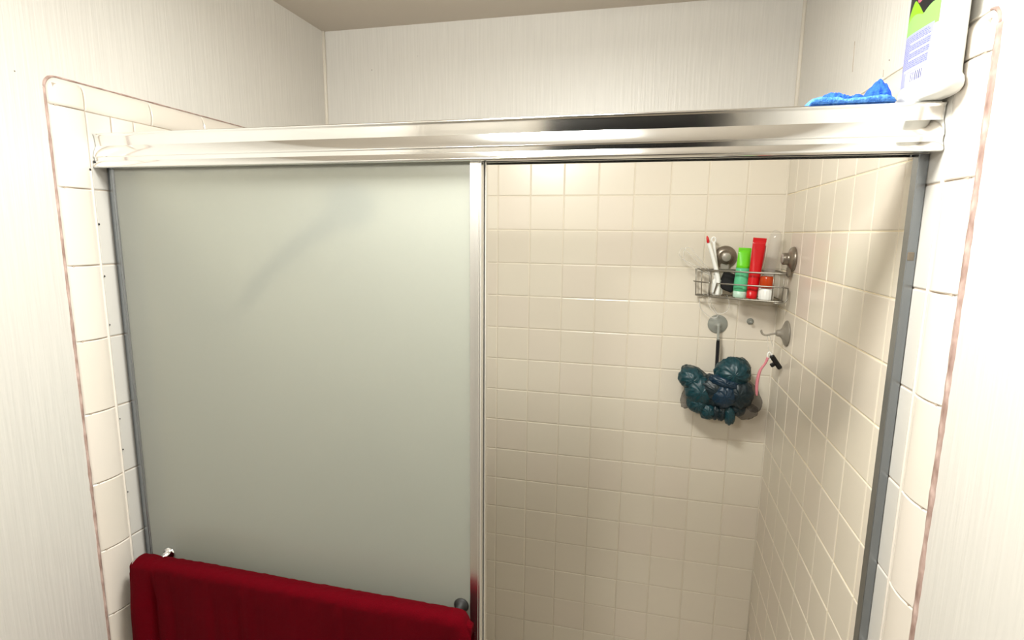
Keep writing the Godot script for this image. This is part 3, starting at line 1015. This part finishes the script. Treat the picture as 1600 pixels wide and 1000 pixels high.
func basket() -> void:
	var t := thing("corner_basket", v(-0.12, BOT, 0.07), "brushed grey wire corner basket with two suction cups, full of toiletries", "shower basket")
	for r in [[RIM, 0.0, 0.0025], [BOT, 0.004, 0.0024]]:
		var g := G.new()
		g.tube(ring_path(r[0], r[1], true), r[2], 8)
		part("rim", g, M.wire, t)
	# middle wire, which dips into a square notch near its left end and ends in a hairpin loop at its right
	var p := ring_path(MID, -0.001, false)
	var w := []
	w.append(v(-0.2455, MID, 0.016))
	for k in p.size():
		if k == 7: continue
		w.append(p[k])
		if k == 6:
			w.append(p[6] + Vector3(0, -0.004, 0)); w.append(p[6].lerp(p[7], 0.3) + Vector3(0, -0.030, 0)); w.append(p[7].lerp(p[8], 0.4) + Vector3(0, -0.030, 0)); w.append(p[8] + Vector3(0, -0.004, 0))
	var e: Vector3 = p.back()
	w.append(e + Vector3(0.012, -0.003, -0.004)); w.append(e + Vector3(0.014, -0.010, -0.006)); w.append(e + Vector3(0.013, -0.034, -0.006)); w.append(e + Vector3(0.005, -0.044, -0.003)); w.append(e + Vector3(-0.010, -0.046, 0.0)); w.append(e + Vector3(-0.022, -0.044, 0.0))
	var g := G.new()
	g.tube(w, 0.0022, 8)
	part("middle_wire", g, M.wire, t)
	# uprights
	var top := ring_path(RIM, 0.0, true)
	var low := ring_path(BOT, 0.004, true)
	for k in [0, 3, 6, 21, 24]:
		g = G.new()
		g.tube(line(top[k], low[k], 2), 0.0016, 6)
		part("upright", g, M.wire, t)
	for x in [-0.20, -0.13, -0.05]:
		g = G.new()
		g.tube(line(v(x, RIM, 0.014), v(x, BOT, 0.014), 2), 0.0016, 6)
		part("upright", g, M.wire, t)
	# floor wires
	for x in [-0.215, -0.195, -0.175, -0.155, -0.135, -0.115, -0.095, -0.075, -0.055, -0.035]:
		var zf := 0.03
		for k in low.size() - 1:
			if low[k].x <= x and low[k + 1].x >= x and low[k].z > 0.03:
				zf = lerpf(low[k].z, low[k + 1].z, (x - low[k].x) / (low[k + 1].x - low[k].x))
		g = G.new()
		g.tube(line(v(x, BOT, 0.014), v(x, BOT, zf), 2), 0.0013, 6)
		part("floor_wire", g, M.wire, t)
	# cups and the brackets that join them to the rim
	suction_cup(t, v(-0.1585, -0.184, 0.0008), Vector3(0, 0, 1))
	suction_cup(t, v(-0.0008, -0.181, 0.142), Vector3(-1, 0, 0))
	g = G.new()
	g.box(v(-0.1585, -0.214, 0.010), Vector3(0.026, 0.022, 0.010), 0.003)
	part("bracket", g, M.nickel_light, t)
	g = G.new()
	g.box(v(-0.010, -0.216, 0.142), Vector3(0.012, 0.030, 0.020), 0.004)
	part("bracket", g, M.nickel, t)

	var f := BOT + 0.0016   # the basket's floor
	# white toothbrush with a red tip
	t = thing("toothbrush", v(-0.185, f, 0.066), "white toothbrush handle with a red tip, leaning left in the basket", "toothbrush")
	g = G.new()
	var hp := smooth_path([v(-0.183, f + 0.004, 0.070), v(-0.183, f + 0.050, 0.068), v(-0.196, f + 0.100, 0.064), v(-0.2125, f + 0.150, 0.058), v(-0.2145, f + 0.156, 0.0575)], 5)
	var rad := []
	for k in hp.size(): rad.append(lerpf(0.0075, 0.0046, k / float(hp.size() - 1)))
	g.tube(hp, rad, 12)
	part("handle", g, M.white_plastic, t)
	g = G.new()
	g.tube([v(-0.2148, f + 0.154, 0.0575), v(-0.2165, f + 0.160, 0.0572), v(-0.219, f + 0.171, 0.0565), v(-0.2205, f + 0.1765, 0.0562)], [0.0030, 0.0043, 0.0036, 0.0012], 10)
	part("tip", g, M.red, t, "red tip")
	# the second, broad white handle behind it with a hole in its end
	t = thing("white_brush", v(-0.188, f, 0.040), "white handle with a hole in its end, just right of red-tipped toothbrush", "brush")
	g = G.new()
	g.tube(smooth_path([v(-0.176, f + 0.004, 0.046), v(-0.182, f + 0.06, 0.042), v(-0.192, f + 0.12, 0.037), v(-0.1975, f + 0.158, 0.034)], 5), 0.0046, 12)
	part("handle", g, M.white_plastic, t)
	g = G.new()
	var tor := []
	for k in 17:
		var a := TAU * k / 16.0
		tor.append(v(-0.1985 + 0.0058 * sin(a), f + 0.165 + 0.0075 * cos(a), 0.034))
	g.tube(tor, 0.0030, 8)
	part("hanging_eye", g, M.white_plastic, t)
	# white square-shouldered tube standing at the left
	t = thing("white_tube", v(-0.183, f, 0.052), "short white flat bottle standing at the basket's left end, below the toothbrush", "bottle")
	g = G.new()
	g.box(v(-0.181, f + 0.026, 0.050), Vector3(0.030, 0.050, 0.018), 0.005)
	part("body", g, M.white_plastic, t)
	g = G.new()
	g.box(v(-0.1865, f + 0.060, 0.050), Vector3(0.014, 0.020, 0.012), 0.004, Basis(Vector3(0, 0, 1), 0.2))
	part("cap", g, M.white_plastic, t)
	# black box leaning behind the wire
	t = thing("black_case", v(-0.152, f, 0.050), "flat black plastic case leaning between the white and green tubes", "case")
	g = G.new()
	g.box(v(-0.152, f + 0.043, 0.052), Vector3(0.046, 0.054, 0.014), 0.003, Basis(Vector3(0, 0, 1), -0.36))
	part("shell", g, M.black, t)
	g = G.new()
	g.box(v(-0.152, f + 0.043, 0.0593), Vector3(0.034, 0.038, 0.001), 0.0003, Basis(Vector3(0, 0, 1), -0.36))
	part("panel", g, M.black_satin, t)
	# green tube, cap down, flat crimp at the top
	t = thing("green_tube", v(-0.119, f, 0.078), "lime green squeeze tube standing on its pale cap in the basket", "tube")
	squeeze(t, v(-0.1215, f, 0.079), 0.136, 0.0205, 0.0170, 0.018, -0.035, M.mint_pale, M.mint, M.lime, 0.045)
	# red tube
	t = thing("red_tube", v(-0.085, f, 0.100), "tall red squeeze tube leaning right, the only red thing filling the basket's middle", "tube")
	squeeze(t, v(-0.0925, f, 0.096), 0.165, 0.0155, 0.0175, 0.012, -0.06, M.red, M.red, M.red, 0.0)
	# amber pill bottle upside down on its white cap
	t = thing("amber_bottle", v(-0.057, f, 0.118), "small amber pill bottle standing upside down on its white cap", "bottle")
	g = G.new()
	g.lathe([Vector2(0, 0), Vector2(0.0185, 0), Vector2(0.0195, 0.002), Vector2(0.0195, 0.030), Vector2(0.0182, 0.0325), Vector2(0.0, 0.033)], 30, Transform3D(Basis.IDENTITY, v(-0.0575, f, 0.112)))
	for k in 18:
		var a := TAU * k / 18.0
		g.box(v(-0.0575 + 0.0195 * cos(a), f + 0.015, 0.112 + 0.0195 * sin(a)), Vector3(0.0012, 0.024, 0.0016), 0.0003, Basis(Vector3.UP, -a))
	part("cap", g, M.white_plastic, t, "ribbed white cap")
	g = G.new()
	g.lathe([Vector2(0, 0.033), Vector2(0.0165, 0.033), Vector2(0.0185, 0.037), Vector2(0.0188, 0.060), Vector2(0.0180, 0.064), Vector2(0.0165, 0.066), Vector2(0, 0.0665)], 30, Transform3D(Basis.IDENTITY, v(-0.0575, f, 0.112)))
	part("vial", g, M.amber, t)
	# clear round-ended tube leaning right, something pink inside it
	t = thing("clear_tube", v(-0.045, f, 0.075), "clear round-ended plastic tube leaning in the basket's right corner", "tube")
	var ca := v(-0.053, f + 0.003, 0.076)
	var cb := v(-0.0325, f + 0.193, 0.060)
	var dir := (cb - ca).normalized()
	var sx := dir.cross(Vector3(0, 0, 1)).normalized()
	var xf := Transform3D(Basis(sx, dir, sx.cross(dir)), ca)
	g = G.new()
	g.lathe([Vector2(0, 0), Vector2(0.0155, 0.0), Vector2(0.0165, 0.002), Vector2(0.0165, 0.170), Vector2(0.0155, 0.179), Vector2(0.0125, 0.187), Vector2(0.007, 0.1925), Vector2(0, 0.194)], 28, xf)
	part("tube_wall", g, M.clear, t)
	t = thing("pink_comb", v(-0.066, f, 0.075), "pale pink plastic handle standing between the red tube and clear tube", "handle")
	g = G.new()
	g.tube(smooth_path([v(-0.078, f + 0.004, 0.074), v(-0.073, f + 0.06, 0.070), v(-0.064, f + 0.11, 0.064), v(-0.0585, f + 0.150, 0.058)], 4), [0.003, 0.003, 0.003, 0.003, 0.0032, 0.0034, 0.0036, 0.0036, 0.0034, 0.0033, 0.003, 0.0026, 0.002], 10)
	part("grip", g, M.pink, t)
	# clear plastic loops that stick out at the left and hang below
	t = thing("clear_loops", v(-0.235, -0.30, 0.03), "thin clear plastic loops poking out of the basket's left end", "plastic loops")
	for l in [[v(-0.200, -0.235, 0.04), v(-0.245, -0.195, 0.036), v(-0.283, -0.160, 0.034), v(-0.294, -0.172, 0.034), v(-0.284, -0.192, 0.034), v(-0.236, -0.216, 0.036), v(-0.196, -0.240, 0.04)],
			[v(-0.200, -0.230, 0.045), v(-0.240, -0.186, 0.05), v(-0.266, -0.158, 0.05), v(-0.283, -0.168, 0.05), v(-0.276, -0.200, 0.05), v(-0.240, -0.222, 0.05), v(-0.198, -0.240, 0.045)],
			[v(-0.215, -0.296, 0.03), v(-0.226, -0.318, 0.028), v(-0.219, -0.345, 0.026), v(-0.188, -0.370, 0.024), v(-0.170, -0.362, 0.024), v(-0.190, -0.330, 0.026), v(-0.205, -0.296, 0.03)],
			[v(-0.190, -0.296, 0.035), v(-0.200, -0.325, 0.03), v(-0.180, -0.352, 0.03), v(-0.152, -0.352, 0.03), v(-0.140, -0.330, 0.03), v(-0.150, -0.296, 0.035)]]:
		g = G.new()
		g.tube(smooth_path(l, 6), 0.0013, 6)
		part("loop", g, M.clear_thin, t)

# a squeeze tube standing on its cap: round below, flattened to a crimp above
func squeeze(t: Node3D, base: Vector3, h: float, w0: float, w1: float, d0: float, lean: float, cap_m: Material, body_m: Material, top_m: Material, split: float) -> void:
	var B := Basis(Vector3(0, 0, 1), lean)
	var f := func(u: float, w: float, d: float, y: float) -> PackedVector3Array:
		var r := PackedVector3Array()
		for i in 24:
			var a := TAU * i / 24
			r.append(base + B * Vector3(w * cos(a), y, d * sin(a)))
		return r
	var g := G.new()
	var ch := h * 0.14
	g.loft([f.call(0, w0 * 0.86, d0 * 0.86, 0.0), f.call(0, w0 * 0.93, d0 * 0.93, 0.002), f.call(0, w0 * 0.96, d0 * 0.96, ch)], true, true)
	part("cap", g, cap_m, t)
	var body := []
	var top := []
	var n := 14
	for k in n + 1:
		var u := k / float(n)
		var y := lerpf(ch, h, u)
		var w := lerpf(w0, w1, u) * (0.97 if k == 0 else 1.0)
		var d := maxf(d0 * (1.0 - u * u * 0.92), 0.0016) * (0.97 if k == 0 else 1.0)
		var r: PackedVector3Array = f.call(u, w, d, y)
		if split > 0.0 and u >= 0.52: top.append(r)
		if split == 0.0 or u <= 0.54: body.append(r)
	if split > 0.0: body.append(top[0])
	g = G.new()
	g.loft(body, true, true)
	part("body", g, body_m, t)
	if top.size():
		g = G.new()
		g.loft(top, true, true)
		part("upper_body", g, top_m, t)
	g = G.new()
	g.box(base + B * Vector3(0, h + 0.002, 0), Vector3(w1 * 2.04, 0.012, 0.0028), 0.0008, B)
	part("crimp", g, top_m, t)

# ---------------------------------------------------------------- suction hooks
func flared_cup(xf: Transform3D, r: float) -> G:
	var g := G.new()
	g.lathe([Vector2(0, 0), Vector2(r, 0.0), Vector2(r * 1.02, 0.0015), Vector2(r * 0.96, 0.004), Vector2(r * 0.7, 0.0085), Vector2(r * 0.42, 0.0135), Vector2(r * 0.28, 0.018), Vector2(r * 0.25, 0.026), Vector2(r * 0.2, 0.028), Vector2(0, 0.0285)], 28, xf)
	return g

func hooks() -> void:
	# milky cup on the back wall from which the puff hangs
	var t := thing("suction_hook", v(-0.166, -0.392, 0.0008), "milky grey suction cup hook on the back wall, holding the teal puff", "hook")
	part("cup", flared_cup(Transform3D(Basis(Vector3(1, 0, 0), Vector3(0, 0, 1), Vector3(0, -1, 0)), v(-0.166, -0.392, 0.0008)), 0.029), M.cup_clear, t)
	var g := G.new()
	g.tube(smooth_path([v(-0.166, -0.392, 0.026), v(-0.166, -0.410, 0.030), v(-0.166, -0.428, 0.031), v(-0.166, -0.436, 0.037), v(-0.166, -0.430, 0.044)], 5), 0.0042, 10)
	part("hook_arm", g, M.cup_clear, t)
	# grey flared cup on the right wall
	t = thing("suction_hook", v(-0.0008, -0.385, 0.148), "smoky grey suction cup hook on the right wall under the basket", "hook")
	part("cup", flared_cup(Transform3D(Basis(Vector3(0, 1, 0), Vector3(-1, 0, 0), Vector3(0, 0, 1)), v(-0.0008, -0.388, 0.142)), 0.036), M.cup_grey, t)
	g = G.new()
	g.tube(smooth_path([v(-0.024, -0.388, 0.142), v(-0.040, -0.392, 0.141), v(-0.054, -0.396, 0.140), v(-0.064, -0.392, 0.140), v(-0.068, -0.382, 0.140)], 5), 0.0028, 10)
	part("hook_arm", g, M.cup_grey, t)
	# small clear stick-on peg
	t = thing("wall_peg", v(-0.072, -0.379, 0.0008), "tiny clear peg stuck on the back wall right of the milky cup", "peg")
	g = G.new()
	var xf := Transform3D(Basis(Vector3(1, 0, 0), Vector3(0, 0, 1), Vector3(0, -1, 0)), v(-0.0725, -0.379, 0.0008))
	g.lathe([Vector2(0, 0), Vector2(0.010, 0), Vector2(0.0102, 0.001), Vector2(0.006, 0.003), Vector2(0.0035, 0.006), Vector2(0.0032, 0.016), Vector2(0.0045, 0.019), Vector2(0.0035, 0.022), Vector2(0, 0.0225)], 20, xf)
	part("peg", g, M.cup_clear, t)

# ---------------------------------------------------------------- teal mesh puff
func puff() -> void:
	var teal := mat(Color(0.05, 0.29, 0.33), 0.42)
	teal.backlight_enabled = true; teal.backlight = Color(0.02, 0.10, 0.13)
	teal.rim_enabled = true; teal.rim = 0.15; teal.rim_tint = 0.4
	teal.uv1_triplanar = true; teal.uv1_scale = Vector3(30, 30, 30)
	teal.albedo_texture = noise_tex(0.02, 77, Color(0.40, 0.50, 0.52), Color(1, 1, 1), 256, 3)
	var deep := teal.duplicate() as StandardMaterial3D
	deep.albedo_color = Color(0.025, 0.155, 0.19)
	var blue := teal.duplicate() as StandardMaterial3D
	blue.albedo_color = Color(0.025, 0.21, 0.31)
	var sheer := clear(Color(0.16, 0.24, 0.25), 0.55, 0.6)
	var sheer_grey := clear(Color(0.22, 0.20, 0.19), 0.42, 0.6)
	var t := thing("bath_puff", v(-0.166, -0.66, 0.07), "dark teal mesh bath puff hanging by a black strap from the milky cup", "bath puff")
	var g := G.new()
	for s in [-1, 1]:
		g.tube(smooth_path([v(-0.166, -0.4345, 0.040), v(-0.166 + s * 0.0024, -0.445, 0.040), v(-0.166 + s * 0.0022, -0.50, 0.046), v(-0.168 + s * 0.0022, -0.56, 0.056)], 5), 0.0030, 8)
	part("hanging_strap", g, M.black_satin, t)
	var nz := FastNoiseLite.new()
	nz.seed = 50
	nz.frequency = 1.0
	# [x, y, z, rx, ry, rz, tilt, folds, material]: the ruffles, largest first
	var lobes := [
		[-0.165, -0.592, 0.058, 0.074, 0.054, 0.046, 0.0, 9, deep],
		[-0.124, -0.526, 0.072, 0.053, 0.047, 0.044, 0.3, 7, teal],
		[-0.237, -0.556, 0.064, 0.044, 0.036, 0.036, -0.45, 6, teal],
		[-0.212, -0.588, 0.076, 0.046, 0.046, 0.034, -0.6, 7, teal],
		[-0.168, -0.578, 0.090, 0.052, 0.034, 0.024, -0.2, 8, deep],
		[-0.146, -0.592, 0.100, 0.036, 0.038, 0.024, 0.2, 6, blue],
		[-0.106, -0.586, 0.080, 0.046, 0.050, 0.038, 0.5, 8, deep],
		[-0.146, -0.552, 0.094, 0.048, 0.020, 0.026, -0.25, 6, blue],
		[-0.215, -0.628, 0.070, 0.036, 0.034, 0.030, -0.4, 7, teal],
		[-0.187, -0.650, 0.076, 0.025, 0.028, 0.024, 0.1, 5, teal],
		[-0.164, -0.650, 0.080, 0.016, 0.026, 0.018, 0.0, 5, deep],
		[-0.147, -0.650, 0.084, 0.015, 0.027, 0.016, -0.1, 4, deep],
		[-0.126, -0.652, 0.084, 0.018, 0.036, 0.020, 0.12, 5, teal],
		[-0.104, -0.630, 0.076, 0.026, 0.030, 0.024, 0.4, 5, deep],
		[-0.238, -0.612, 0.056, 0.026, 0.046, 0.022, -0.35, 4, sheer_grey],
		[-0.068, -0.596, 0.072, 0.028, 0.054, 0.022, 0.45, 4, sheer_grey],
		[-0.074, -0.644, 0.074, 0.033, 0.024, 0.020, 0.3, 4, sheer_grey],
		[-0.104, -0.520, 0.070, 0.034, 0.042, 0.034, 0.2, 4, sheer],
		[-0.225, -0.548, 0.060, 0.052, 0.026, 0.026, -0.55, 4, sheer],
	]
	for l in lobes:
		g = G.new()
		var B := Basis(Vector3(0, 0, 1), l[6])
		var rings := []
		var lat := 18
		var lon := 44
		for a in range(1, lat):
			var th := PI * a / lat
			var r := PackedVector3Array()
			for b in lon:
				var ph := TAU * b / lon
				var fold: float = l[7]
				var rdg := absf(sin(ph * fold * 0.5 + 2.2 * nz.get_noise_2d(th * 2.0, l[0] * 90.0)))
				var k: float = 1.0 - 0.13 * pow(1.0 - rdg, 2.0) * sin(th) + 0.10 * nz.get_noise_3d(cos(ph) * 2.2, th * 1.6, l[1] * 70.0) + 0.05 * nz.get_noise_3d(cos(ph) * 7.0, sin(ph) * 7.0, th * 5.0 + l[0] * 40.0) + 0.025 * sin(th) * sin(ph * fold * 2.0 + 3.0 * nz.get_noise_2d(th * 3.0, l[1] * 60.0))
				# folds run out from the knot, so the pole lies along z
				r.append(v(l[0], l[1], l[2]) + B * Vector3(l[3] * sin(th) * cos(ph), l[4] * sin(th) * sin(ph), l[5] * cos(th)) * k)
			rings.append(r)
		g.loft(rings, true, true)
		part("mesh_ruffle", g, l[8], t)

# ---------------------------------------------------------------- pink razor hanging from the grey hook
func razor() -> void:
	var t := thing("pink_razor", v(-0.03, -0.58, 0.13), "pink disposable razor with a black head, hanging under the grey hook", "razor")
	var z := 0.128
	var o := Vector3(-0.011, 0, 0)
	var g := G.new()
	g.tube(smooth_path([v(-0.030, -0.462, z) + o, v(-0.036, -0.480, z) + o, v(-0.047, -0.500, z) + o, v(-0.052, -0.525, z) + o, v(-0.053, -0.552, z) + o, v(-0.0505, -0.577, z) + o], 5), [0.0040, 0.0040, 0.0038, 0.0036, 0.0034, 0.0033, 0.0033, 0.0033, 0.0034, 0.0035, 0.0038, 0.004, 0.0042, 0.0044, 0.0045, 0.0046, 0.0046, 0.0046, 0.0045, 0.0044, 0.0044, 0.0042, 0.004, 0.0036, 0.003, 0.002], 10)
	part("handle", g, M.pink, t)
	g = G.new()
	g.box(v(-0.0085, -0.474, z) + o, Vector3(0.0135, 0.046, 0.013), 0.003, Basis(Vector3(0, 0, 1), 0.62))
	g.box(v(-0.016, -0.482, z + 0.001) + o, Vector3(0.014, 0.012, 0.006), 0.002, Basis(Vector3(0, 0, 1), 0.62))
	part("head", g, M.black, t)
	g = G.new()
	g.tube(smooth_path([v(-0.027, -0.470, z) + o, v(-0.032, -0.455, z + 0.002) + o, v(-0.028, -0.446, z + 0.002) + o, v(-0.020, -0.456, z + 0.001) + o, v(-0.024, -0.470, z) + o], 5), 0.0022, 8)
	part("yoke", g, M.white_plastic, t, "white yoke at the neck")
	# clear loop that holds it on the hook
	g = G.new()
	g.tube(smooth_path([v(-0.050, -0.394, 0.140), v(-0.046, -0.420, 0.136), v(-0.040, -0.446, 0.131), v(-0.034, -0.452, 0.130), v(-0.032, -0.43, 0.134), v(-0.046, -0.394, 0.141)], 5), 0.0010, 6)
	part("loop", g, M.clear_thin, t)

# ---------------------------------------------------------------- hand shower, seen only as a blur through the glass
func hand_shower() -> void:
	var t := thing("hand_shower", v(-1.4800, -0.3500, 0.550), "dark hand shower on the left wall, a soft grey blur through the frosted glass", "hand shower")
	var g := G.new()
	g.lathe([Vector2(0, 0), Vector2(0.026, 0), Vector2(0.027, 0.004), Vector2(0.020, 0.012), Vector2(0.013, 0.018), Vector2(0, 0.019)], 24, Transform3D(Basis(Vector3(0, 1, 0), Vector3(1, 0, 0), Vector3(0, 0, -1)), v(XL + 0.0006, -0.345, 0.55)))
	part("wall_flange", g, M.nickel, t)
	g = G.new()
	g.tube(smooth_path([v(-1.4900, -0.3450, 0.550), v(-1.4200, -0.3350, 0.570), v(-1.2929, -0.2874, 0.690), v(-1.2603, -0.2576, 0.700)], 5), 0.011, 12)
	part("arm", g, M.nickel, t)
	g = G.new()
	g.tube(smooth_path([v(-1.2836, -0.2828, 0.700), v(-1.2371, -0.2269, 0.700), v(-1.1441, -0.1525, 0.700), v(-1.0418, -0.0902, 0.700)], 5), [0.013, 0.014, 0.015, 0.015, 0.016, 0.016, 0.016, 0.016, 0.017, 0.017, 0.018, 0.018, 0.02, 0.022, 0.025, 0.028], 14)
	part("handle", g, mat(Color(0.10, 0.10, 0.10), 0.35, 0.3), t)
	g = G.new()
	var d := Vector3(0.35, -0.45, 0.82).normalized()
	var sx := d.cross(Vector3.UP).normalized()
	g.lathe([Vector2(0, -0.03), Vector2(0.02, -0.028), Vector2(0.04, -0.014), Vector2(0.050, 0.0), Vector2(0.051, 0.01), Vector2(0.046, 0.014), Vector2(0, 0.015)], 28, Transform3D(Basis(sx, d, sx.cross(d)), v(-1.0092, -0.0661, 0.702)))
	part("spray_head", g, mat(Color(0.08, 0.08, 0.08), 0.4, 0.2), t)
